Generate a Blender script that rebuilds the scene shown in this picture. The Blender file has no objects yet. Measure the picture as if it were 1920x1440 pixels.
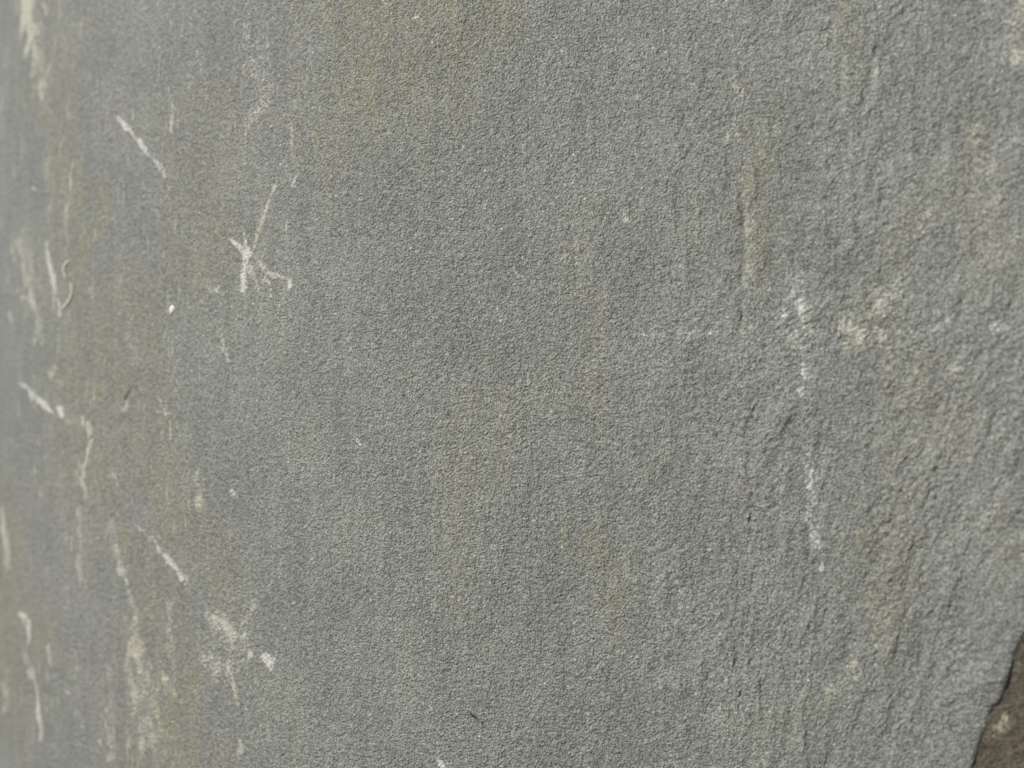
import bpy, math
import numpy as np
from mathutils import Vector

# ------------------------------------------------------------------ camera
D = 0.35                      # camera to the middle of the stone, metres
HALF = 0.15                   # half the width seen at that distance
F = 960.0 * D / HALF          # focal length in photo pixels (1920 wide)
scn = bpy.context.scene
C = scn.collection
cam_d = bpy.data.cameras.new("camera")
cam = bpy.data.objects.new("camera", cam_d)
C.objects.link(cam)
cam.location = (0, -D, 0)
cam.rotation_euler = (math.radians(90), 0, 0)
cam_d.sensor_width = 36.0
cam_d.lens = 18.0 * D / HALF
cam_d.clip_start = 0.005
cam_d.clip_end = 50.0
cam_d.dof.use_dof = True
cam_d.dof.focus_distance = D + 0.007
cam_d.dof.aperture_fstop = 7.2
scn.camera = cam

# ------------------------------------------------------------------ sky and sun
to_sun = Vector((-0.62, -0.43, 0.62)).normalized()
elev = math.asin(to_sun.z)
world = bpy.data.worlds.new("World")
scn.world = world
world.use_nodes = True
nt = world.node_tree
nt.nodes.clear()
wo = nt.nodes.new("ShaderNodeOutputWorld")
bg = nt.nodes.new("ShaderNodeBackground")
sky = nt.nodes.new("ShaderNodeTexSky")
sky.sky_type = 'NISHITA'
sky.sun_disc = False
sky.sun_elevation = elev
sky.sun_rotation = math.atan2(to_sun.x, to_sun.y)
bg.inputs["Strength"].default_value = 0.058
nt.links.new(sky.outputs[0], bg.inputs[0])
nt.links.new(bg.outputs[0], wo.inputs[0])
sun_d = bpy.data.lights.new("sun", 'SUN')
sun_d.energy = 3.85
sun_d.angle = math.radians(0.5)
sun_d.color = (1.0, 0.955, 0.86)
sun = bpy.data.objects.new("sun", sun_d)
sun.rotation_euler = to_sun.to_track_quat('Z', 'Y').to_euler()
C.objects.link(sun)
scn.view_settings.view_transform = 'Standard'
scn.view_settings.look = 'None'
scn.view_settings.exposure = 0.13
scn.view_settings.gamma = 1.0

rng = np.random.default_rng(7)

# ------------------------------------------------------------------ helpers
def sstep(a, b, x):
    t = np.clip((x - a) / (b - a), 0, 1)
    return t * t * (3 - 2 * t)

def field(nz, nx, step, lam_x, lam_z, width=0.45, tilt=0.0):
    """random field (unit variance) whose wavelengths lie round lam_x, lam_z (metres)"""
    w = rng.standard_normal((nz, nx)).astype(np.float32)
    fz = np.fft.fftfreq(nz, step)[:, None]
    fx = np.fft.rfftfreq(nx, step)[None, :]
    c, s = math.cos(tilt), math.sin(tilt)
    a = (fx * c + fz * s) * lam_x
    b = (-fx * s + fz * c) * lam_z
    r = np.sqrt(a * a + b * b) + 1e-6
    H = np.exp(-(np.log(r) ** 2) / (2 * width ** 2)) / r
    g = np.fft.irfft2(np.fft.rfft2(w) * H, s=(nz, nx))
    g -= g.mean()
    return (g / g.std()).astype(np.float32)

def lowpass(nz, nx, step, lam_x, lam_z):
    w = rng.standard_normal((nz, nx)).astype(np.float32)
    fz = np.fft.fftfreq(nz, step)[:, None]
    fx = np.fft.rfftfreq(nx, step)[None, :]
    H = 1.0 / (1.0 + (fx * lam_x) ** 2 + (fz * lam_z) ** 2) ** 1.3
    g = np.fft.irfft2(np.fft.rfft2(w) * H, s=(nz, nx))
    g -= g.mean()
    return (g / g.std()).astype(np.float32)

def macro(x, z):
    """depth of the slab's face (bigger is farther from the camera)"""
    y = -0.30 * x + np.where(x < 0, 1.75 * x * x, -0.40 * x * x)
    y = y + 0.25 * z * z + 0.05 * x * z
    y = y + 0.0005 * np.sin(34 * x + 9 * z + 1.0) + 0.0003 * np.sin(58 * x - 14 * z + 2.0)
    return y

def unproject(px, py, yfun=macro):
    y = 0.0
    for _ in range(40):
        x = (px - 960) / F * (D + y)
        z = (720 - py) / F * (D + y)
        y = 0.5 * y + 0.5 * float(yfun(np.float64(x), np.float64(z)))
    return x, y, z

def mesh_object(name, co, quads, tris=None, attrs=None, mat=None, parent=None, smooth=True):
    me = bpy.data.meshes.new(name)
    nq = len(quads)
    nt_ = 0 if tris is None else len(tris)
    me.vertices.add(len(co))
    me.vertices.foreach_set("co", np.ascontiguousarray(co, dtype=np.float32).ravel())
    loops = quads.ravel() if nt_ == 0 else np.concatenate([quads.ravel(), tris.ravel()])
    me.loops.add(len(loops))
    me.loops.foreach_set("vertex_index", loops.astype(np.int32))
    starts = np.arange(nq) * 4
    if nt_:
        starts = np.concatenate([starts, nq * 4 + np.arange(nt_) * 3])
    me.polygons.add(nq + nt_)
    me.polygons.foreach_set("loop_start", starts.astype(np.int32))
    me.update(calc_edges=True)
    me.polygons.foreach_set("use_smooth", np.ones(nq + nt_, dtype=bool) if smooth else np.zeros(nq + nt_, dtype=bool))
    for k, v in (attrs or {}).items():
        a = me.attributes.new(k, 'FLOAT', 'POINT')
        a.data.foreach_set("value", np.ascontiguousarray(v, dtype=np.float32).ravel())
    o = bpy.data.objects.new(name, me)
    C.objects.link(o)
    if mat: me.materials.append(mat)
    if parent: o.parent = parent
    return o

def tag(o, label=None, cat=None, group=None, kind=None):
    if label: o["label"] = label
    if cat: o["category"] = cat
    if group: o["group"] = group
    if kind: o["kind"] = kind

class Nodes:
    def __init__(s, name):
        s.m = bpy.data.materials.new(name)
        s.m.use_nodes = True
        s.t = s.m.node_tree
        s.b = s.t.nodes["Principled BSDF"]
    def n(s, typ, **kw):
        x = s.t.nodes.new(typ)
        for k, v in kw.items(): setattr(x, k, v)
        return x
    def l(s, a, b): s.t.links.new(a, b)
    def attr(s, name):
        x = s.n("ShaderNodeAttribute", attribute_name=name); return x.outputs["Fac"]
    def co(s, sx=1, sy=1, sz=1):
        if not hasattr(s, "_co"): s._co = s.n("ShaderNodeTexCoord").outputs["Object"]
        if (sx, sy, sz) == (1, 1, 1): return s._co
        m = s.n("ShaderNodeMapping"); m.inputs["Scale"].default_value = (sx, sy, sz)
        s.l(s._co, m.inputs[0]); return m.outputs[0]
    def noise(s, scale, detail=3, rough=0.55, co=None):
        x = s.n("ShaderNodeTexNoise"); x.inputs["Scale"].default_value = scale
        x.inputs["Detail"].default_value = detail; x.inputs["Roughness"].default_value = rough
        s.l(co or s.co(), x.inputs["Vector"]); return x.outputs["Fac"]
    def math(s, op, a, b=0.0, clamp=False):
        x = s.n("ShaderNodeMath", operation=op); x.use_clamp = clamp
        for i, v in enumerate((a, b)):
            if isinstance(v, (int, float)): x.inputs[i].default_value = v
            else: s.l(v, x.inputs[i])
        return x.outputs[0]
    def ramp(s, f, lo, hi, a=0.0, b=1.0):
        x = s.n("ShaderNodeMapRange", interpolation_type='SMOOTHSTEP')
        for i, v in zip((1, 2, 3, 4), (lo, hi, a, b)): x.inputs[i].default_value = v
        s.l(f, x.inputs[0]); return x.outputs[0]
    def mix(s, f, a, b, blend='MIX'):
        x = s.n("ShaderNodeMix", data_type='RGBA', blend_type=blend)
        for i, v in ((0, f), (6, a), (7, b)):
            if isinstance(v, (int, float)): x.inputs[i].default_value = v
            elif isinstance(v, tuple): x.inputs[i].default_value = v + (1,)
            else: s.l(v, x.inputs[i])
        return x.outputs[2]
    def bump(s, h, dist, normal=None, strength=1.0):
        x = s.n("ShaderNodeBump"); x.inputs["Distance"].default_value = dist
        x.inputs["Strength"].default_value = strength
        s.l(h, x.inputs["Height"])
        if normal is not None: s.l(normal, x.inputs["Normal"])
        return x.outputs[0]

# ------------------------------------------------------------------ materials
def slab_material():
    N = Nodes("grey_sandstone")
    olive, chalk, cream, dark, rust, blue = [N.attr(k) for k in ("olive", "chalk", "cream", "dark", "rust", "slate")]
    seam = N.attr("seam")
    grey = (0.262, 0.264, 0.254)
    cloud = N.noise(38, 5, 0.6)
    col = N.mix(N.ramp(cloud, 0.36, 0.66), (0.229, 0.240, 0.230), (0.263, 0.274, 0.257))
    col = N.mix(N.math('MULTIPLY', blue, 0.8, True), col, (0.232, 0.237, 0.239))
    # olive film, uneven at two sizes
    br = N.ramp(N.noise(420, 4, 0.65), 0.25, 0.75, 0.45, 1.25)
    col = N.mix(N.math('MULTIPLY', olive, br, True), col, (0.246, 0.246, 0.194))
    col = N.mix(N.math('MULTIPLY', rust, br, True), col, (0.34, 0.235, 0.165))
    col = N.mix(1.0, col, N.n_rgb(N.ramp(seam, 0.0, 1.0, 0.945, 1.05)), 'MULTIPLY')
    # sand grains: single grains lighter and darker than the rest
    g1 = N.noise(1850, 2, 0.6)
    col = N.mix(1.0, col, N.n_rgb(N.ramp(g1, 0.30, 0.70, 0.55, 1.45)), 'MULTIPLY')
    g2 = N.noise(700, 3, 0.6)
    col = N.mix(1.0, col, N.n_rgb(N.ramp(g2, 0.30, 0.70, 0.84, 1.16)), 'MULTIPLY')
    # pale scuffs: the crests take the chalk, the pits between stay grey
    pn = N.math('ADD', N.math('MULTIPLY', N.math('SUBTRACT', N.noise(1250, 4, 0.8), 0.5), 4.2),
                N.math('MULTIPLY', N.math('SUBTRACT', N.noise(310, 3, 0.7), 0.5), 1.5))
    def cover(a):
        t = N.math('ADD', N.math('SUBTRACT', a, 0.20), N.math('MULTIPLY', pn, N.ramp(a, 0.02, 0.22)))
        return N.math('MULTIPLY', N.ramp(t, -0.12, 0.60), N.ramp(a, 0.0, 0.15))
    col = N.mix(cover(chalk), col, (0.63, 0.64, 0.615))
    col = N.mix(cover(cream), col, (0.52, 0.52, 0.44))
    # mica and quartz specks, their glints painted in as pale colour; then dark specks
    v = N.n("ShaderNodeTexVoronoi", feature='F1'); v.inputs["Scale"].default_value = 620
    N.l(N.co(), v.inputs["Vector"])
    sep = N.n("ShaderNodeSeparateColor"); N.l(v.outputs["Color"], sep.inputs[0])
    spk = N.math('MULTIPLY', N.math('GREATER_THAN', sep.outputs[0], 0.955), N.ramp(v.outputs["Distance"], 0.10, 0.34, 0.75, 0.0))
    col = N.mix(spk, col, (0.62, 0.62, 0.57))
    spd = N.math('MULTIPLY', N.math('LESS_THAN', sep.outputs[1], 0.05), N.ramp(v.outputs["Distance"], 0.15, 0.42, 0.55, 0.0))
    col = N.mix(spd, col, (0.10, 0.10, 0.095))
    col = N.mix(dark, col, (0.05, 0.048, 0.042))
    N.l(col, N.b.inputs["Base Color"])
    rg = N.ramp(g1, 0.3, 0.7, 0.46, 0.78)
    N.l(rg, N.b.inputs["Roughness"])
    N.b.inputs["Specular IOR Level"].default_value = 0.42
    h = N.math('ADD', N.noise(1650, 2, 0.6), N.math('MULTIPLY', N.noise(620, 2, 0.5), 0.75))
    N.l(N.bump(h, 0.00086), N.b.inputs["Normal"])
    return N.m

def n_rgb(self, f):
    x = self.n("ShaderNodeCombineColor")
    for i in range(3): self.l(f, x.inputs[i])
    return x.outputs[0]
Nodes.n_rgb = n_rgb

def brown_material():
    N = Nodes("brown_weathered_rock")
    col = N.mix(N.ramp(N.noise(70, 5, 0.6), 0.35, 0.65), (0.104, 0.100, 0.076), (0.130, 0.110, 0.087))
    col = N.mix(N.ramp(N.noise(260, 4, 0.65), 0.52, 0.72, 0, 0.6), col, (0.18, 0.14, 0.115))
    col = N.mix(1.0, col, N.n_rgb(N.ramp(N.noise(1300, 3, 0.7), 0.30, 0.70, 0.55, 1.45)), 'MULTIPLY')
    pit = N.ramp(N.noise(900, 3, 0.65), 0.34, 0.66, -0.5, 0.35)
    c = N.attr("cream")
    cm = N.math('MULTIPLY', N.math('ADD', c, N.math('MULTIPLY', pit, N.ramp(c, 0.0, 0.3))), 1.0, True)
    col = N.mix(cm, col, (0.50, 0.47, 0.36))
    N.l(col, N.b.inputs["Base Color"])
    N.b.inputs["Roughness"].default_value = 0.8
    N.b.inputs["Specular IOR Level"].default_value = 0.3
    N.l(N.bump(N.noise(1300, 3, 0.65), 0.0009), N.b.inputs["Normal"])
    return N.m

# ------------------------------------------------------------------ marks (photo pixel positions on the stone's own face)
# (kind, [(x, y, full width, strength), ...], breakup)
S = []
def st(kind, pts, br=0.5): S.append((kind, pts, br))
# upper left
st('cream', [(48,-40,24.6,1),(48,0,22.14,1),(50,35,21.32,1),(57,70,14.76,0.85),(62,100,11.48,0.5)], 0.25)
st('cream', [(72,45,6.56,0.3),(74,75,7.38,0.3)], 0.5)
st('cream', [(83,8,5.74,0.4),(86,24,6.56,0.6)], 0.5)
st('cream', [(90,122,4.92,0.7),(88,138,4.92,0.6),(78,148,4.1,0.45),(75,165,6.56,0.7),(78,182,6.56,0.6)], 0.3)
st('chalk', [(83,195,3.28,0.3),(100,222,3.28,0.3)], 0.5)
st('cream', [(128,180,3.28,0.3),(126,200,3.28,0.35),(133,222,3.28,0.3)], 0.5)
st('chalk', [(220,222,7.38,0.6),(226,228,9.02,0.9),(245,246,6.56,0.75),(255,258,3.28,0.25),(264,266,4.92,0.6),(275,286,5.74,0.7),(285,295,3.28,0.25),(297,305,4.92,0.45),(306,324,8.2,0.75),(309,332,4.92,0.4)], 0.45)
st('chalk', [(270,345,2.46,0.3),(272,356,2.46,0.3)], 0.5)
st('cream', [(140,300,3.28,0.3),(132,350,3.28,0.35),(126,400,3.28,0.3),(126,470,3.28,0.25)], 0.5)
st('cream', [(90,290,6.56,0.2),(91,400,8.2,0.22)], 0.5)
st('chalk', [(60,352,6.56,0.35),(68,354,4.92,0.3)], 0.5)
st('cream', [(547,240,4,0.35),(550,300,4,0.35)], 0.9)
st('chalk', [(556,325,4,0.4),(545,350,5,0.35)], 0.9)
st('cream', [(513,352,5.74,0.65),(505,375,4.92,0.55),(497,400,4.1,0.5),(495,415,3.28,0.3)], 0.6)
st('cream', [(483,428,5.74,0.65),(480,446,4.1,0.5),(476,464,3.28,0.45)], 0.5)
st('chalk', [(432,450,5.74,0.4),(446,462,6.56,0.7),(460,472,18.04,1),(464,478,13.12,0.8)], 0.35)
st('chalk', [(459,478,12,0.8),(456,500,10,0.45),(458,520,9,0.4),(456,542,9,0.28)], 0.8)
st('chalk', [(458,435,4.1,0.35),(461,456,4.1,0.45)], 0.6)
st('cream', [(478,482,4.92,0.35),(492,500,13.12,0.65),(498,512,12.3,0.55)], 0.6)
st('chalk', [(496,512,8.2,0.5),(515,514,5.74,0.35),(532,520,7.38,0.6),(539,524,10.66,0.95),(541,534,7.38,0.85),(540,544,3.28,0.4)], 0.4)
st('chalk', [(499,515,8,0.4),(497,530,6,0.35),(503,535,5,0.3),(501,545,5,0.4),(506,555,5,0.3)], 0.7)
st('chalk', [(388,530,20,0.28),(402,542,24,0.3)], 1)
st('chalk', [(578,424,4.92,0.35),(580,428,4.92,0.35)], 0.5)
st('cream', [(30,438,11.48,0.25),(45,500,9.84,0.45),(55,540,8.2,0.4),(62,560,6.56,0.55),(70,590,5.74,0.4),(80,640,9.84,0.2)], 0.5)
st('cream', [(44,560,7.38,0.5),(56,553,6.56,0.45)], 0.4)
st('chalk', [(86,455,6.56,0.4),(96,500,6.56,0.6),(104,548,6.56,0.55),(112,592,7.38,0.6)], 0.35)
st('chalk', [(18,583,3.28,0.4),(20,600,3.28,0.45),(22,616,5.74,0.7)], 0.3)
st('chalk', [(168,540,3.28,0.3),(170,556,3.28,0.3)], 0.5)
st('cream', [(405,605,6.56,0.22),(420,645,4.92,0.3),(425,672,6.56,0.6),(428,676,8.2,0.5)], 0.6)
st('cream', [(95,700,8.2,0.4),(104,706,6.56,0.35),(112,718,8.2,0.42)], 0.6)
st('cream', [(104,688,7.38,0.4),(106,690,7.38,0.4)], 0.5)
st('chalk', [(40,718,5.74,0.6),(52,729,7.38,0.75),(66,745,10.66,0.7),(78,756,9.84,0.9),(90,766,7.38,0.95),(100,773,3.28,0.3)], 0.35)
st('chalk', [(113,768,8.2,0.95),(114,778,9.02,0.95)], 0.1)
st('cream', [(122,786,6.56,0.35),(134,792,4.92,0.3),(146,794,4.1,0.3)], 0.5)
st('chalk', [(152,782,4.1,0.7),(153,794,7.38,0.85)], 0.2)
st('cream', [(165,790,4.92,0.65),(168,806,9.84,0.8),(166,818,4.92,0.6)], 0.25)
st('cream', [(173,824,4.1,0.7),(168,838,4.1,0.75),(163,850,4.1,0.8),(162,866,4.1,0.85),(153,876,6.56,0.75),(157,890,5.74,0.6),(154,903,6.56,0.6),(160,930,11.48,0.25)], 0.2)
st('cream', [(205,893,4.92,0.35),(210,886,4.92,0.4),(217,896,4.92,0.45),(219,912,4.92,0.35)], 0.4)
st('cream', [(144,862,3.28,0.5),(148,868,4.1,0.5)], 0.5)
st('cream', [(237,752,4.1,0.6),(238,760,4.1,0.5),(234,769,5.74,0.6)], 0.3)
st('chalk', [(297,745,3.28,0.25),(312,774,4.1,0.3)], 0.5)
st('chalk', [(252,982,6,0.35),(268,996,5,0.5)], 0.7)
st('chalk', [(283,1008,4.1,0.6),(296,1028,6.56,0.8),(304,1036,3.28,0.25),(314,1045,4.92,0.6),(324,1060,11.48,0.85),(338,1074,6.56,0.6),(351,1090,5.74,0.45)], 0.45)
st('cream', [(3,955,6.56,0.6),(8,1000,6.56,0.7),(13,1035,7.38,0.6),(14,1070,11.48,0.2)], 0.25)
st('cream', [(160,1040,4.1,0.25),(162,1100,4.1,0.25)], 0.5)
st('chalk', [(42,1152,4.92,0.5),(53,1165,8.2,0.8),(53,1190,7.38,0.8),(54,1208,4.92,0.6)], 0.25)
st('chalk', [(48,1220,4.92,0.25),(58,1270,7.38,0.3)], 0.5)
st('chalk', [(62,1250,4.1,0.4),(67,1290,5.74,0.65),(72,1335,5.74,0.65),(78,1385,5.74,0.45)], 0.3)
st('chalk', [(205,975,12,0.28),(215,1010,10,0.25),(228,1070,8,0.35),(240,1100,8,0.18)], 0.8)
st('cream', [(243,1110,8,0.25),(254,1150,9,0.45),(250,1185,12,0.5),(250,1220,14,0.5),(256,1240,16,0.65),(262,1275,16,0.4),(256,1310,12,0.2)], 0.8)
st('rust', [(252,1150,18,0.15),(256,1190,20,0.25),(262,1230,18,0.25)], .5)
st('chalk', [(200,1330,4.1,0.3),(208,1362,4.92,0.35)], 0.6)
st('chalk', [(125,1295,4.1,0.35),(128,1300,4.92,0.35)], 0.6)
st('chalk', [(148,1340,4.92,0.3),(154,1362,5.74,0.3)], 0.6)
st('cream', [(392,1150,6.56,0.4),(404,1158,9.02,0.55),(416,1164,6.56,0.35),(422,1172,11.48,0.7),(434,1188,15.58,0.85),(440,1200,8.2,0.5)], 0.5)
st('cream', [(476,1136,6,0.5),(466,1152,8,0.38),(456,1172,6,0.3)], 0.8)
st('chalk', [(524,1070,6,0.35),(520,1082,6,0.3)], 0.8)
st('chalk', [(475,1217,4.92,0.45),(471,1233,4.92,0.45)], 0.5)
st('chalk', [(494,1228,8.2,0.35),(508,1240,13.12,0.8),(508,1256,5.74,0.6)], 0.55)
st('chalk', [(482,1252,4.1,0.3),(484,1256,4.1,0.3)], 0.5)
st('cream', [(434,1266,3.28,0.55),(439,1282,4.92,0.5),(444,1300,3.28,0.65),(446,1320,2.46,0.4),(448,1345,3.28,0.3)], 0.35)
st('cream', [(449,1388,3.28,0.6),(454,1402,7.38,0.65),(450,1416,4.92,0.5)], 0.35)
st('cream', [(398,1272,8.2,0.35),(406,1278,6.56,0.35)], 0.6)
st('cream', [(268,1366,12,0.35),(276,1376,10,0.35),(290,1405,14,0.22)], 0.8)
st('cream', [(312,1272,6.56,0.4),(314,1290,4.92,0.3)], 0.6)
st('chalk', [(824,1427,7,0.85),(829,1436,9,0.9)], 0.3)
st('chalk', [(668,818,5,0.24),(674,832,7,0.27),(669,836,5,0.18)], 0.7)
st('chalk', [(620,730,2.46,0.3),(628,744,3.28,0.35)], 0.6)
st('chalk', [(934,583,9,0.3),(938,600,8,0.35)], 1)
st('chalk', [(964,505,4,0.21),(974,518,4,0.21)], 0.7)
st('chalk', [(720,0,9,0.3),(724,5,8,0.24)], 0.8)
st('chalk', [(780,33,8,0.24),(783,35,6,0.24)], 0.8)
st('chalk', [(884,30,5,0.24),(885,36,4,0.18)], 0.8)
st('cream', [(796,156,5,0.4),(797,158,4,0.4)], 0.5)
st('chalk', [(375,940,4.1,0.12),(377,985,4.92,0.21)], 0.6)
st('chalk', [(437,920,5,0.18),(443,935,5,0.18)], 0.7)
# right side
st('cream', [(1376,150,14,0.25),(1386,175,20,0.34),(1380,205,20,0.32),(1376,235,14,0.27),(1366,260,8,0.5),(1358,272,5,0.32)], 1)
st('cream', [(1645,-10,5,0.38),(1650,40,5,0.5),(1650,62,4,0.38)], 0.6)
st('cream', [(1645,128,4.2,0.22),(1640,160,5.6,0.27),(1630,185,5.6,0.2),(1620,215,5.6,0.17)], 0.9)
st('cream', [(1196,170,5,0.5),(1198,180,6,0.5)], 0.8)
st('cream', [(1170,400,8,0.38),(1174,412,8,0.38)], 0.9)
st('chalk', [(1490,540,34,0.2),(1500,580,34,0.27),(1498,640,40,0.14),(1503,700,34,0.26),(1505,745,22,0.11)], 1.1)
st('chalk', [(1450,560,14,0.25),(1472,590,14,0.31)], 1.1)
st('chalk', [(1190,624,16,0.1),(1250,630,20,0.14),(1310,626,14,0.14),(1380,622,14,0.1)], 1.1)
st('chalk', [(1440,620,14,0.14),(1500,624,20,0.22),(1560,620,18,0.17),(1700,624,18,0.2),(1820,614,14,0.15)], 1.1)
st('cream', [(1760,370,20,0.18),(1730,440,26,0.25),(1700,500,22,0.22),(1660,560,34,0.31),(1620,600,30,0.22)], 1.1)
st('cream', [(1660,640,60,0.2),(1690,700,60,0.14)], 1.1)
st('cream', [(1590,600,46,0.2),(1606,640,50,0.24)], 1.1)
st('chalk', [(1518,860,30,0.19),(1520,920,26,0.26),(1522,960,22,0.21),(1536,1030,20,0.22)], 1.1)
st('chalk', [(1880,900,40,0.1),(1850,985,40,0.13),(1820,1000,30,0.1)], 1)
st('cream', [(1645,1150,40,0.2),(1660,1210,40,0.22)], 1.1)
st('cream', [(1560,1290,50,0.14),(1600,1260,30,0.18)], 1.1)
st('chalk', [(395,1150,26,0.22),(440,1200,60,0.22),(430,1250,60,0.2),(380,1230,40,0.14)], 1)
st('chalk', [(460,60,60,0.12),(500,170,50,0.18),(470,230,30,0.12)], 1.1)
st('chalk', [(1420,560,30,0.13),(1520,520,30,0.15)], 1.1)
st('cream', [(215,540,30,0.14),(240,600,40,0.12),(250,680,30,0.14)], 1)
st('cream', [(60,60,36,0.35),(72,130,30,0.25),(80,190,24,0.2)], 0.9)
st('cream', [(46,440,18,0.16),(62,560,20,0.2),(76,640,20,0.15)], 0.9)
st('chalk', [(432,450,5.74,0.55),(446,461,7.38,0.85),(460,472,14.76,1)], 0.5)
st('chalk', [(460,480,10,0.8),(457,510,8,0.6),(458,545,8,0.42)], 0.8)
st('cream', [(484,492,10,0.91),(500,510,12,0.98),(520,516,8,0.72),(541,524,9,1)], 0.7)
st('chalk', [(499,515,6,0.6),(503,535,5,0.5),(506,557,5,0.5)], 0.7)
st('chalk', [(470,500,8,0.3),(482,540,8,0.3)], 0.9)
st('cream', [(514,350,5.74,0.85),(504,378,4.92,0.65),(496,405,4.1,0.6),(482,440,5.74,0.7),(474,466,4.1,0.6)], 0.6)
st('cream', [(1385,150,18.2,0.15),(1380,260,15.4,0.17),(1390,340,21,0.11),(1405,420,23.8,0.17),(1408,520,23.8,0.18),(1400,580,16.8,0.14)], 1.1)
st('cream', [(1075,420,14,0.12),(1085,500,16,0.16),(1095,600,14,0.1)], 1.1)
st('cream', [(1555,20,24,0.14),(1560,120,24,0.17),(1575,200,20,0.11)], 1.1)
st('cream', [(1840,260,60,0.22),(1850,380,60,0.19),(1870,480,50,0.13)], 1)
st('cream', [(1860,560,60,0.09),(1700,780,80,0.1),(1740,860,80,0.09)], 1.1)
st('cream', [(150,960,14,0.2),(152,1090,10,0.25)], 0.8)
st('cream', [(205,1260,10,0.2),(212,1420,12,0.3)], 0.8)
st('cream', [(318,1130,10,0.2),(322,1300,16,0.24)], 0.9)
st('cream', [(368,880,10,0.22),(378,960,12,0.3)], 0.9)
st('cream', [(8,1250,11.48,0.35),(12,1330,11.48,0.3)], 0.6)
st('chalk', [(90,1210,8,0.25),(96,1270,10,0.25)], 0.8)
st('cream', [(252,1180,36,0.25),(262,1260,40,0.28),(280,1380,60,0.22)], 0.9)
st('chalk', [(1500,570,18,0.5),(1502,600,16,0.6)], 1.1)
st('cream', [(1393,611,6,0.38),(1408,616,12,0.53),(1424,612,8,0.5)], 1)
st('cream', [(1482,622,8,0.35),(1488,640,14,0.35)], 1.1)
st('cream', [(1520,628,10,0.35),(1530,622,8,0.5)], 1)
st('chalk', [(1496,655,14,0.22),(1502,685,16,0.53),(1504,705,14,0.56),(1504,740,16,0.22)], 1.1)
st('chalk', [(1586,595,12,0.19),(1588,618,16,0.35),(1606,628,22,0.32),(1612,645,14,0.23)], 1.1)
st('cream', [(1640,615,10,0.5),(1648,626,12,0.69),(1652,634,10,0.44)], 0.9)
st('cream', [(1640,545,26,0.22),(1658,558,30,0.29),(1670,570,20,0.2)], 1.1)
st('chalk', [(1774,598,12,0.94),(1776,602,10,0.94)], 0.4)
st('chalk', [(1825,614,8,0.19),(1860,612,14,0.3),(1884,612,12,0.23)], 0.8)
st('cream', [(1786,700,8,0.5),(1794,690,8,0.56)], 0.6)
st('cream', [(1632,702,8,0.56),(1638,706,6,0.44)], 0.8)
st('chalk', [(1902,674,10,0.44),(1908,678,8,0.44)], 0.6)
st('chalk', [(1834,762,8,0.38),(1842,775,8,0.38)], 0.8)
st('chalk', [(1506,860,12,0.21),(1516,882,22,0.41),(1522,900,16,0.38),(1516,918,14,0.38),(1518,945,14,0.13)], 1.1)
st('chalk', [(1518,965,14,0.28),(1530,1005,10,0.25),(1536,1024,11,0.53),(1540,1045,7,0.31),(1542,1066,7,0.62)], 1)
st('cream', [(1748,395,20,0.25),(1736,425,20,0.22),(1716,445,18,0.25),(1705,470,14,0.18)], 1.1)
st('cream', [(1604,1245,7,0.44),(1606,1250,6,0.38)], 0.8)
st('cream', [(1414,1392,6,0.44),(1416,1394,6,0.44)], 0.8)
st('cream', [(1845,240,34,0.2),(1852,270,40,0.2),(1838,330,30,0.11)], 1.1)
st('cream', [(1915,20,34,0.31),(1912,110,34,0.25)], 0.8)
st('chalk', [(1270,1095,10,0.31),(1275,1110,10,0.31)], 1.1)
st('rust', [(1412,890,26,0.15),(1408,925,24,0.15)], .8)
st('dark', [(1388,350,6,.15),(1392,430,7,.3),(1391,490,5,.35)], .6)  # shade in the groove of the vertical fold, painted as a dark stroke
st('dark', [(1552,410,6,.15),(1556,470,6,.2)], .8)
# small dark nicks and cracks
st('dark', [(246,724,2,0.35),(240,738,3,0.75),(235,749,4,0.8)], .1)
st('dark', [(1650,66,2,0.3),(1646,80,4,0.6),(1640,100,4,0.7),(1636,112,2,0.35)], .2)
st('dark', [(1574,638,2.5,0.5),(1580,631,3.5,0.7),(1590,627,3,0.5)], .1)
st('dark', [(1381,214,2,0.3),(1392,206,3,0.5)], .3)
st('dark', [(750,320,10,0.14),(764,322,10,0.14)], .8)
st('chalk', [(528,518,6,.7),(539,524,12,1),(541,532,10,1),(540,542,5,.6)], .4)
st('chalk', [(486,496,8,.5),(498,508,11,.7),(512,515,8,.5)], .8)
st('chalk', [(420,1168,9,.5),(432,1184,13,.8),(438,1196,8,.6)], .6)
st('cream', [(470,1145,4,.5),(480,1125,4,.4),(505,1100,4,.25),(535,1040,5,.25)], .9)
st('cream', [(1588,628,36,.28),(1612,640,40,.28),(1650,632,36,.28)], 1.1)
st('cream', [(1690,520,26,.22),(1664,552,40,.32),(1650,590,30,.2)], 1.1)
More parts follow.
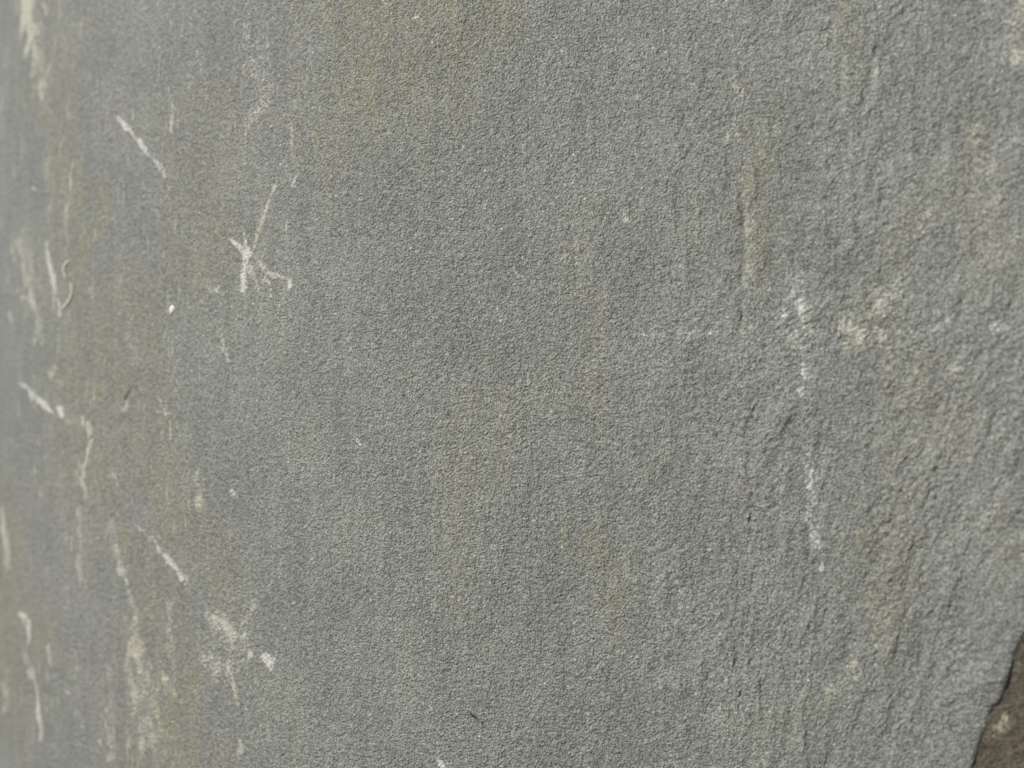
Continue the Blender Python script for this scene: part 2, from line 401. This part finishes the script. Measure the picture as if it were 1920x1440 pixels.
# olive film
for p in ([(112,140,50,.45),(115,300,44,.6),(118,430,56,.75),(110,560,60,.6)], [(125,640,70,.5),(140,760,90,.45),(150,900,110,.35)],
          [(215,520,70,.25),(225,620,90,.5),(215,740,90,.5)], [(240,860,60,.15),(300,820,110,.45),(330,900,110,.5),(370,990,110,.5)],
          [(660,-40,200,.7),(680,60,230,.75),(640,180,200,.5),(600,330,140,.3)], [(860,-40,200,.6),(860,90,200,.55),(830,220,180,.25)],
          [(960,-30,80,.4),(975,60,60,.4)], [(430,200,120,.3),(400,330,110,.35),(400,480,130,.4),(330,520,120,.35)],
          [(18,900,50,.3),(20,1050,60,.55),(30,1200,70,.6),(14,1340,60,.4)], [(190,930,80,.35),(260,1080,70,.45),(280,1180,70,.4)],
          [(300,1260,90,.45),(260,1400,110,.55),(330,1440,120,.5)], [(440,1040,110,.4),(430,1110,100,.25)], [(455,1210,60,.3),(440,1320,50,.2)],
          [(1075,420,60,.25),(1085,520,60,.35),(1090,640,90,.4),(1100,760,110,.35)], [(890,730,120,.25),(960,760,130,.2)],
          [(900,870,140,.25),(930,910,130,.35),(900,1010,140,.2)], [(1130,1020,100,.4),(1150,1080,70,.35),(1150,1160,60,.25)],
          [(900,1130,130,.2),(960,1200,70,.22)], [(1700,960,90,.3),(1690,1060,100,.45),(1680,1140,110,.5),(1670,1230,70,.3)],
          [(1540,10,50,.35),(1555,70,50,.4),(1565,150,50,.25)], [(1380,160,70,.25),(1420,250,120,.2),(1430,380,140,.35),(1410,520,110,.35)],
          [(1260,330,90,.12),(1290,470,60,.15)], [(1660,600,100,.25),(1720,720,130,.3),(1760,800,120,.25),(1690,860,100,.2)],
          [(1860,240,90,.35),(1860,380,110,.35),(1880,520,100,.25)], [(1850,980,80,.2),(1880,1080,70,.2)], [(1240,860,100,.2),(1250,950,70,.2)],
          [(1740,380,80,.3),(1700,470,90,.3)], [(1580,1330,130,.18),(1420,1380,90,.2)], [(120,0,60,.25),(110,70,50,.3)]):
    st('olive', p, 0)
for p in ([(470,90,140,.6),(500,200,110,.45)], [(200,150,120,.3),(170,500,60,.5),(190,420,60,.3)], [(250,900,90,.45),(240,1000,60,.3)],
          [(60,900,80,.3),(90,1000,90,.4),(90,1150,90,.35)], [(180,1200,90,.4),(190,1290,80,.35)], [(400,1340,90,.6),(380,1420,80,.45),(400,1240,60,.3)],
          [(1110,190,90,.3),(1220,300,110,.3),(1260,420,80,.25)], [(1180,760,90,.25),(1160,900,90,.3)], [(1600,960,80,.3),(1500,1200,140,.25)],
          [(620,330,160,.3),(820,1000,200,.2)], [(1770,60,80,.25),(1760,200,80,.25)]):
    st('slate', p, 0)

MARK_KINDS = ('olive', 'chalk', 'cream', 'dark', 'rust', 'slate')

def paint_marks(px, py, nz_fine, nz_mid, nz_low):
    """evaluate all marks at the projected positions of a surface's own vertices"""
    out = {k: np.zeros(px.shape, np.float32) for k in MARK_KINDS}
    for kind, pts, br in S:
        soft = kind in ('olive', 'slate')
        wmax = max(p[2] for p in pts) * (1.0 if soft else 1.4) + (30 if soft else 6)
        x0 = min(p[0] for p in pts) - wmax; x1 = max(p[0] for p in pts) + wmax
        y0 = min(p[1] for p in pts) - wmax; y1 = max(p[1] for p in pts) + wmax
        rows, cols = np.nonzero((px > x0) & (px < x1) & (py > y0) & (py < y1))
        if len(rows) == 0: continue
        X = px[rows, cols]; Y = py[rows, cols]
        nf = nz_fine[rows, cols]; nm = nz_mid[rows, cols]; nl = nz_low[rows, cols]
        if soft:
            X = X + nl * 26 + nm * 9; Y = Y + nm * 30
        else:
            j = 1.0 if kind != 'dark' else 0.4
            X = X + nm * 1.6 * j; Y = Y + np.roll(nm, 7) * 1.6 * j
        best = np.zeros(X.shape, np.float32)
        for a, b in zip(pts[:-1], pts[1:]):
            dx, dy = b[0] - a[0], b[1] - a[1]
            L = dx * dx + dy * dy + 1e-6
            t = np.clip(((X - a[0]) * dx + (Y - a[1]) * dy) / L, 0, 1)
            d = np.hypot(X - a[0] - t * dx, Y - a[1] - t * dy)
            w = (a[2] + (b[2] - a[2]) * t) * 0.5
            s = a[3] + (b[3] - a[3]) * t
            if soft:
                v = s * np.exp(-(d / w) ** 2 * 0.9)
            elif br > 0.9:
                v = s * np.exp(-(d / (w * 1.1)) ** 2)
            else:
                w2 = w * (1 + 0.25 * nm)
                v = s * (1 - sstep(w2 * 0.30, w2 * 1.6 + 1.5, d))
            best = np.maximum(best, v)
        if soft:
            best = best * (1 + 0.30 * nm)
        else:
            best = best * np.clip(1 + br * (0.55 * nf + 0.45 * nm), 0, 1.7)
        cur = out[kind][rows, cols]
        out[kind][rows, cols] = np.maximum(cur, best) if not soft else cur + best * (1 - cur)
    return out

# ------------------------------------------------------------------ the grey slab
STEP = 0.00031
def axis(lo, hi, lo_ext, hi_ext):
    core = np.arange(lo, hi + STEP * 0.5, STEP)
    def grow(length):
        out, s, d = [], STEP, 0.0
        while d < length:
            s *= 1.09; d += s; out.append(min(d, length))
        return np.array(out)
    a = core[0] - grow(lo_ext)[::-1]; b = core[-1] + grow(hi_ext)
    return np.concatenate([a, core, b])

edge_px = [(1985,1050),(1952,1120),(1936,1160),(1919.5,1195),(1910,1211),(1904,1226),(1899,1240),(1890,1269),(1883,1293),(1879,1306),(1875,1317),(1864,1326),
           (1857,1340),(1853,1360),(1843,1379),(1837,1397),(1831,1419),(1823,1441),(1806,1480),(1792,1520),(1770,1560)]
ew = [unproject(px_, py_) for px_, py_ in edge_px]
ez = np.array([-0.34, -0.26] + [p[2] for p in ew][::-1] + [0.02, 0.12, 0.22, 0.34])
ex = np.array([0.085, 0.100] + [p[0] for p in ew][::-1] + [0.176, 0.186, 0.180, 0.165])
xs = axis(-0.213, 0.150, 0.10, 0.02)
zs = axis(-0.150, 0.150, 0.10, 0.10)
nx, nz = len(xs), len(zs)
GX, GZ = np.meshgrid(xs, zs)
edge = np.interp(zs, ez, ex)
jag = lowpass(nz, 8, STEP, 0.004, 1)[:, 0]
edge = edge + jag * 0.00028 + lowpass(nz, 8, STEP, 0.0012, 1)[:, 0] * 0.00008
x_s = 0.06
GX = np.where(GX > x_s, x_s + (GX - x_s) * ((edge[:, None] - x_s) / (xs[-1] - x_s)), GX)
# other borders of the stone wander a little
base = macro(GX, GZ)

n_low = lowpass(nz, nx, STEP, 0.05, 0.07)
n_mid = field(nz, nx, STEP, 0.006, 0.012)
n_fine = field(nz, nx, STEP, 0.0013, 0.0016)
T = math.radians(-38)
grain = field(nz, nx, STEP, 0.00095, 0.0013, 0.35, T)
lump = field(nz, nx, STEP, 0.0024, 0.0034, 0.5, T)
ripple = field(nz, nx, STEP, 0.0075, 0.016, 0.6, math.radians(8))
wrink = lowpass(nz, nx, STEP, 0.012, 0.03)
broad = field(nz, nx, STEP, 0.013, 0.020, 0.6)
streak = field(nz, nx, STEP, 0.0050, 0.060, 0.6)
hair = field(nz, nx, STEP, 0.0016, 0.022, 0.5)
seam = field(nz, nx, STEP, 0.0110, 0.050, 0.5)
swell = lowpass(nz, nx, STEP, 0.035, 0.06)
rough = 0.30 + 0.85 * sstep(-0.03, 0.11, GX + 0.012 * n_low) + 0.10 * np.clip(n_mid, -1, 1)
rough = np.clip(rough, 0.12, 2)
patch = np.clip(0.8 + 0.45 * lowpass(nz, nx, STEP, 0.02, 0.03), 0.2, 1.9)

px = 960 + GX / (D + base) * F
py = 720 - GZ / (D + base) * F
marks = paint_marks(px, py, n_fine, n_mid, n_low)

h = (grain * 0.000036 * (0.75 + 0.45 * rough)
     + lump * 0.000054 * rough * patch
     + ripple * 0.00010 * np.clip(0.7 + 0.8 * wrink, 0.1, 2.2) * np.clip(rough - 0.25, 0, 1.2)
     + broad * 0.00010 * np.clip(rough, 0.35, 1.2) + n_mid * 0.00005 * rough
     + swell * 0.00012)

def ridge(pts, amp):
    """a vertical fold in the bedding: a small step along a polyline"""
    r = np.zeros(px.shape, np.float32)
    p = np.array(pts, float)
    cx = np.interp(py[:, nx // 2], p[:, 1], p[:, 0])[:, None] + n_mid[:, :1] * 5
    fade = (sstep(p[0, 1] - 40, p[0, 1] + 40, py) * (1 - sstep(p[-1, 1] - 40, p[-1, 1] + 40, py)))
    d = px - cx - 5 * n_mid
    r = amp * fade * (np.exp(-(d / 9) ** 2) * -1 + np.exp(-((d - 22) / 20) ** 2) * 0.7 + np.exp(-((d + 24) / 18) ** 2) * 0.35) * (1 + 0.4 * ripple)
    return r
h = h + streak * 0.000014 + hair * 0.000018 * (0.45 + 0.8 * rough)
left = 1 - sstep(0.00, 0.07, GX)
far_left = 1 - sstep(-0.13, -0.05, GX)
# bedding shows as long vertical streaks: olive bands, pale hairs, slightly darker seams
band = np.clip(0.34 * (streak * 0.6 + seam * 0.9) + 0.02, 0, 0.6)
marks['olive'] = np.clip(marks['olive'] * (1.2 + 0.16 * streak + 0.20 * seam) + band * (0.12 + 0.16 * left), 0, 1)
marks['slate'] = np.clip(marks['slate'] + 0.12 * np.clip(-seam, 0, 2), 0, 1)
spots = np.clip(lowpass(nz, nx, STEP, 0.010, 0.03) - 0.1, 0, 2)
hairs = np.clip(hair - 1.1, 0, 1.6) * spots * (0.32 * far_left + 0.09 * left)
marks['cream'] = np.maximum(marks['cream'], np.clip(hairs, 0, 0.50))
marks['seam'] = np.clip(0.5 + 0.20 * streak + 0.13 * seam + 0.10 * hair, 0, 1)
h = h + ridge([(1388,300),(1392,380),(1392,480),(1388,560),(1395,620)], 0.00050)
h = h + ridge([(1405,770),(1410,900),(1420,960)], 0.00028)
h = h + ridge([(1555,20),(1565,130),(1575,260),(1580,330),(1572,480)], 0.00034)
h = h + ridge([(1650,0),(1643,90),(1630,200),(1612,300)], 0.00032)
h = h + ridge([(1078,380),(1084,500),(1090,600)], 0.00014)
h = h + ridge([(1275,200),(1278,330),(1300,480)], 0.00014)
h = h + ridge([(1110,100),(1113,180)], 0.00012)
h = h - marks['dark'] * 0.0003 + np.minimum(marks['chalk'] + marks['cream'], 1) * 0.00003

# the broken right edge: the face rolls back over the last millimetres
de = np.clip(edge[:, None] - GX, 0, 1)
roll = 0.0009 * np.exp(-de / 0.0004) + 0.0004 * np.exp(-de / 0.004) * (1 + 0.3 * n_mid)
GY = base - h + roll
co = np.stack([GX, GY, GZ], -1).reshape(-1, 3)
idx = np.arange(nx * nz).reshape(nz, nx)
quads = np.stack([idx[:-1, :-1], idx[:-1, 1:], idx[1:, 1:], idx[1:, :-1]], -1).reshape(-1, 4)
# sides and back: the border loop is pulled backwards in rings, then closed
loop = np.concatenate([idx[0, :-1], idx[:-1, -1], idx[-1, :0:-1], idx[:0:-1, 0]])
lc = co[loop]
cen = np.array([lc[:, 0].mean(), 0.0, 0.0])
rings, ring_ids = [], [loop]
nl = len(loop)
wob = np.interp(np.arange(nl), np.linspace(0, nl, 90), rng.standard_normal(90))
wob = wob - np.linspace(0, 1, nl) * (wob[-1] - wob[0])
n0 = len(co)
for k, (dy, inw) in enumerate(((0.002, 0.001), (0.006, -0.001), (0.013, 0.003), (0.022, 0.006), (0.034, 0.012), (0.048, 0.020))):
    r = lc.copy()
    r[:, 1] += dy
    rad = r - cen; rad[:, 1] = 0
    rn = rad / np.linalg.norm(rad, axis=1)[:, None]
    r -= rn * (inw + 0.0007 * wob * (k + 1) * 0.5)[:, None]
    ring_ids.append(np.arange(nl) + n0 + k * nl)
    rings.append(r)
cap = np.array([[cen[0], 0.13, 0.0]])
co = np.concatenate([co] + rings + [cap])
sq = []
for a, b in zip(ring_ids[:-1], ring_ids[1:]):
    sq.append(np.stack([a, np.roll(a, -1), np.roll(b, -1), b], -1)[:, ::-1])
quads = np.concatenate([quads] + sq)
last = ring_ids[-1]
tris = np.stack([np.full(nl, len(co) - 1), last, np.roll(last, -1)], -1)
ext = len(co) - nx * nz
attrs = {k: np.concatenate([np.clip(v, 0, 1.2).ravel(), np.zeros(ext, np.float32)]) for k, v in marks.items()}
slab = mesh_object("stone_slab", co, quads, tris, attrs, slab_material())
tag(slab, "large smooth grey sandstone slab with olive stains and pale scratches, filling the view", "stone")
CO = np.stack([GX, GY, GZ], -1)

def on_face(x_px, y_px):
    """point on the slab's displaced face and its normal"""
    d = (px - x_px) ** 2 + (py - y_px) ** 2
    i, j = np.unravel_index(np.argmin(d), d.shape)
    i = min(max(i, 6), nz - 7); j = min(max(j, 6), nx - 7)
    p = CO[i, j]
    n = np.cross(CO[i, j + 6] - CO[i, j - 6], CO[i + 6, j] - CO[i - 6, j])
    n = n / np.linalg.norm(n)
    if n[1] > 0: n = -n
    return Vector(p), Vector(n)

# ------------------------------------------------------------------ the brown rock behind the slab's lower right corner
bs = 0.0006
bx = np.arange(0.06, 0.30, bs); bz = np.arange(-0.26, 0.02, bs)
bnx, bnz = len(bx), len(bz)
BX, BZ = np.meshgrid(bx, bz)
b_edge = np.interp(BZ, ez, ex)
BX = BX - 0.06 + b_edge - 0.015
BYb = macro(BX, BZ) + 0.0011 + 0.05 * np.clip(BX - b_edge, 0, 1)
bh = (lowpass(bnz, bnx, bs, 0.03, 0.03) * 0.0003 + field(bnz, bnx, bs, 0.0035, 0.004) * 0.00012 + field(bnz, bnx, bs, 0.0015, 0.0015) * 0.00005)
BY = BYb - bh
bpx = 960 + BX / (D + BYb) * F
bpy_ = 720 - BZ / (D + BYb) * F
bc = np.zeros(BX.shape, np.float32)
bm = field(bnz, bnx, bs, 0.004, 0.004)
for cx, cy, rx, ry, ang, s in ((1888,1344,11,6,-35,.85),(1873,1365,14,8,-60,1.0),(1864,1374,9,6,-50,.8),(1907,1249,11,4,-30,.5),(1890,1362,8,6,-40,.35),(1945,1300,20,10,-40,.5)):
    ca, sa = math.cos(math.radians(ang)), math.sin(math.radians(ang))
    u = (bpx - cx) * ca + (bpy_ - cy) * sa; v = -(bpx - cx) * sa + (bpy_ - cy) * ca
    bc = np.maximum(bc, s * np.exp(-(u / rx) ** 2 - (v / ry) ** 2))
bc = np.clip(bc * (1 + 0.3 * bm), 0, 1)
bco = np.stack([BX, BY, BZ], -1).reshape(-1, 3)
bi = np.arange(bnx * bnz).reshape(bnz, bnx)
bq = np.stack([bi[:-1, :-1], bi[:-1, 1:], bi[1:, 1:], bi[1:, :-1]], -1).reshape(-1, 4)
bl = np.concatenate([bi[0, :-1], bi[:-1, -1], bi[-1, :0:-1], bi[:0:-1, 0]])
blc = bco[bl]; m = len(bl); n0 = len(bco)
bcen = np.array([0.18, 0, -0.12]); rr = []; ids = [bl]
for k, (dy, s) in enumerate(((0.004, 1.01), (0.02, 1.03), (0.06, 1.0), (0.11, 0.85))):
    r = (blc - bcen) * np.array([s, 1, s]) + bcen; r[:, 1] += dy
    rr.append(r); ids.append(np.arange(m) + n0 + k * m)
bco = np.concatenate([bco] + rr + [np.array([[0.18, 0.19, -0.12]])])
bq = np.concatenate([bq] + [np.stack([a, np.roll(a, -1), np.roll(b, -1), b], -1)[:, ::-1] for a, b in zip(ids[:-1], ids[1:])])
bt = np.stack([np.full(m, len(bco) - 1), ids[-1], np.roll(ids[-1], -1)], -1)
rock = mesh_object("brown_rock", bco, bq, bt, {'cream': np.concatenate([bc.ravel(), np.zeros(len(bco) - bnx * bnz)])}, brown_material())
tag(rock, "dark brown rock with cream flecks just behind the slab's lower right edge", "rock")

# ------------------------------------------------------------------ small things lying on the slab
def plain(name, c, rough=0.6, spec=0.3, var=None, scale=2500, sss=0.0):
    N = Nodes(name)
    if var:
        N.l(N.mix(N.ramp(N.noise(scale, 3, 0.6), 0.35, 0.65), c, var), N.b.inputs["Base Color"])
    else:
        N.b.inputs["Base Color"].default_value = c + (1,)
    N.b.inputs["Roughness"].default_value = rough
    N.b.inputs["Specular IOR Level"].default_value = spec
    return N.m

def sliver_material():
    N = Nodes("dry_bark_sliver")
    f = N.attr("along")
    n_ = N.math('ADD', f, N.math('MULTIPLY', N.math('SUBTRACT', N.noise(3000, 3, 0.6), 0.5), 0.35))
    r = N.n("ShaderNodeValToRGB"); N.l(n_, r.inputs[0])
    e = r.color_ramp.elements
    e[0].position = 0.34; e[0].color = (0.030, 0.022, 0.016, 1)
    e[1].position = 0.95; e[1].color = (0.42, 0.34, 0.15, 1)
    k = e.new(0.50); k.color = (0.12, 0.050, 0.018, 1)
    k = e.new(0.68); k.color = (0.24, 0.12, 0.04, 1)
    N.l(r.outputs[0], N.b.inputs["Base Color"])
    N.b.inputs["Roughness"].default_value = 0.5
    return N.m

def tube(name, pts, radii, flat, mat, ns=8, normals=None, along=True):
    """closed tapering tube through points; flat squashes it along the surface normal"""
    pts = [Vector(p) for p in pts]; v = []; al = []
    L = len(pts)
    for i, p in enumerate(pts):
        t = (pts[min(i + 1, L - 1)] - pts[max(i - 1, 0)]).normalized()
        n = normals[i]; n = (n - t * n.dot(t)).normalized(); b = t.cross(n)
        for k in range(ns):
            a = 2 * math.pi * k / ns
            wob_ = 1 + 0.18 * math.sin(3 * a + i * 1.3)
            v.append(p + (b * math.cos(a) + n * (math.sin(a) * flat)) * radii[i] * wob_); al.append(i / (L - 1))
    v.append(pts[0]); v.append(pts[-1]); al += [0, 1]
    q = []
    for i in range(L - 1):
        for k in range(ns):
            q.append((i * ns + k, i * ns + (k + 1) % ns, (i + 1) * ns + (k + 1) % ns, (i + 1) * ns + k))
    t_ = []
    for k in range(ns):
        t_.append((L * ns, (k + 1) % ns, k)); t_.append((L * ns + 1, (L - 1) * ns + k, (L - 1) * ns + (k + 1) % ns))
    return mesh_object(name, np.array([tuple(x) for x in v]), np.array(q), np.array(t_), {"along": np.array(al)}, mat)

def smooth_path(ctrl, n):
    c = np.array(ctrl, float); t = np.linspace(0, len(c) - 1, n)
    out = []
    for u in t:
        i = min(int(u), len(c) - 2); f = u - i
        p0 = c[max(i - 1, 0)]; p1 = c[i]; p2 = c[i + 1]; p3 = c[min(i + 2, len(c) - 1)]
        out.append(0.5 * ((2 * p1) + (-p0 + p2) * f + (2 * p0 - 5 * p1 + 4 * p2 - p3) * f * f + (-p0 + 3 * p1 - 3 * p2 + p3) * f ** 3))
    return out

def lay(name, ctrl, n, rfun, flat, mat, lift=0.6, ns=8):
    P, Nn, R = [], [], []
    for i, c in enumerate(smooth_path(ctrl, n)):
        p, nn = on_face(c[0], c[1]); r = rfun(i / (n - 1))
        P.append(p + nn * (r * flat * lift + (c[2] if len(c) > 2 else 0))); Nn.append(nn); R.append(r)
    # even out the seat so that the thing is stiff, not moulded to each grain
    Q = [Vector(p) for p in P]
    for _ in range(8):
        Q = [Q[0]] + [(Q[i - 1] + Q[i] * 2 + Q[i + 1]) / 4 for i in range(1, len(Q) - 1)] + [Q[-1]]
    return tube(name, Q, R, flat, mat, ns, Nn)

sl = lay("dry_sliver", [(882,1338,0.00012),(891,1344.5,0.00010),(898,1350,0.00008),(904,1355,0.00005)], 16,
         lambda t: 0.00014 + 0.00024 * math.sin(math.pi * min(t * 0.55 + 0.12, 1.0)) * (1 if t < 0.93 else 0.6), 0.55, sliver_material(), 0.7)
tag(sl, "tiny dry plant sliver, dark brown fading to amber, lying on the slab near the bottom", "plant sliver")

fib_mat = plain("pale_plant_fibre", (0.70, 0.69, 0.58), 0.6, 0.3, (0.60, 0.59, 0.49))
f1 = lay("pale_fibre", [(131,487),(123,496),(120,509),(124,522)], 18, lambda t: 0.00050 * (0.55 + 0.6 * math.sin(math.pi * t)), 0.7, fib_mat)
tag(f1, "short pale curled fibre bowed to the left, above the longer one on the slab", "fibre", "pale fibres on the slab's left side")
f2 = lay("pale_fibre", [(133,531),(136,547),(131,563),(122,575),(113,584)], 26, lambda t: 0.00052 * (0.5 + 0.6 * math.sin(math.pi * t)), 0.7, fib_mat)
tag(f2, "longer pale curved fibre bowed to the right, meeting the white scratch on the slab", "fibre", "pale fibres on the slab's left side")

def grit(x_px, y_px, r, seed, label):
    g = np.random.default_rng(seed)
    p, n = on_face(x_px, y_px)
    t = n.cross(Vector((0, 0, 1))).normalized(); b = n.cross(t)
    vs, fs = [], []
    nu, nv = 14, 9
    ph = g.uniform(0, 6, 4)
    for i in range(1, nv):
        th = math.pi * i / nv
        for k in range(nu):
            a = 2 * math.pi * k / nu
            rr_ = r * (1 + 0.14 * math.sin(2 * a + ph[0]) * math.sin(th) + 0.09 * math.sin(3 * a + ph[1] + 2 * th) + 0.05 * math.sin(5 * th + ph[2]))
            vs.append(t * (math.sin(th) * math.cos(a) * rr_) + b * (math.sin(th) * math.sin(a) * rr_ * 1.15) + n * (math.cos(th) * rr_ * 0.32))
    vs.append(n * r * 0.32); vs.append(-n * r * 0.32)
    q = [((i) * nu + k, (i + 1) * nu + k, (i + 1) * nu + (k + 1) % nu, i * nu + (k + 1) % nu) for i in range(nv - 2) for k in range(nu)]
    top, bot = len(vs) - 2, len(vs) - 1
    tt = [(top, k, (k + 1) % nu) for k in range(nu)] + [(bot, (nv - 2) * nu + (k + 1) % nu, (nv - 2) * nu + k) for k in range(nu)]
    o = mesh_object("grit_grain", np.array([tuple(v_) for v_ in vs]), np.array(q), np.array(tt), None, grit_mat)
    o.location = p + n * r * 0.08
    tag(o, label, "grit")
    return o
grit_mat = plain("white_quartz_grit", (0.72, 0.73, 0.69), 0.6, 0.3, (0.64, 0.65, 0.61), 1500)
grit(322, 581, 0.0014, 3, "tiny round white grit grain alone on the slab, below and left of the star-shaped scuff")

# ------------------------------------------------------------------ unseen soil sheet, added below the frame to bounce warm light up
def bounce_ground_material():
    N = Nodes("bounce_ground_soil")
    col = N.mix(N.ramp(N.noise(3, 6, 0.6), 0.35, 0.65), (0.22, 0.19, 0.14), (0.33, 0.29, 0.22))
    col = N.mix(N.ramp(N.noise(60, 5, 0.7), 0.45, 0.7), col, (0.38, 0.35, 0.29))
    N.l(col, N.b.inputs["Base Color"]); N.b.inputs["Roughness"].default_value = 0.9
    N.l(N.bump(N.noise(40, 6, 0.65), 0.02), N.b.inputs["Normal"])
    return N.m
gv, gf = [], []
ga = [-400, -100, -30, -10, -4, -2, -1, -0.5, 0, 0.5, 1, 2, 4, 10, 30, 100, 400]
for gy_ in ga:
    for gx_ in ga:
        gv.append((gx_, gy_, -0.37 + (0.01 * math.sin(gx_ * 2.3 + gy_) if abs(gx_) < 5 else 0)))
G = len(ga)
gf = [(j * G + i, j * G + i + 1, (j + 1) * G + i + 1, (j + 1) * G + i) for j in range(G - 1) for i in range(G - 1)]
bounce_ground = mesh_object("bounce_ground", np.array(gv), np.array(gf), None, None, bounce_ground_material())
tag(bounce_ground, kind="structure")
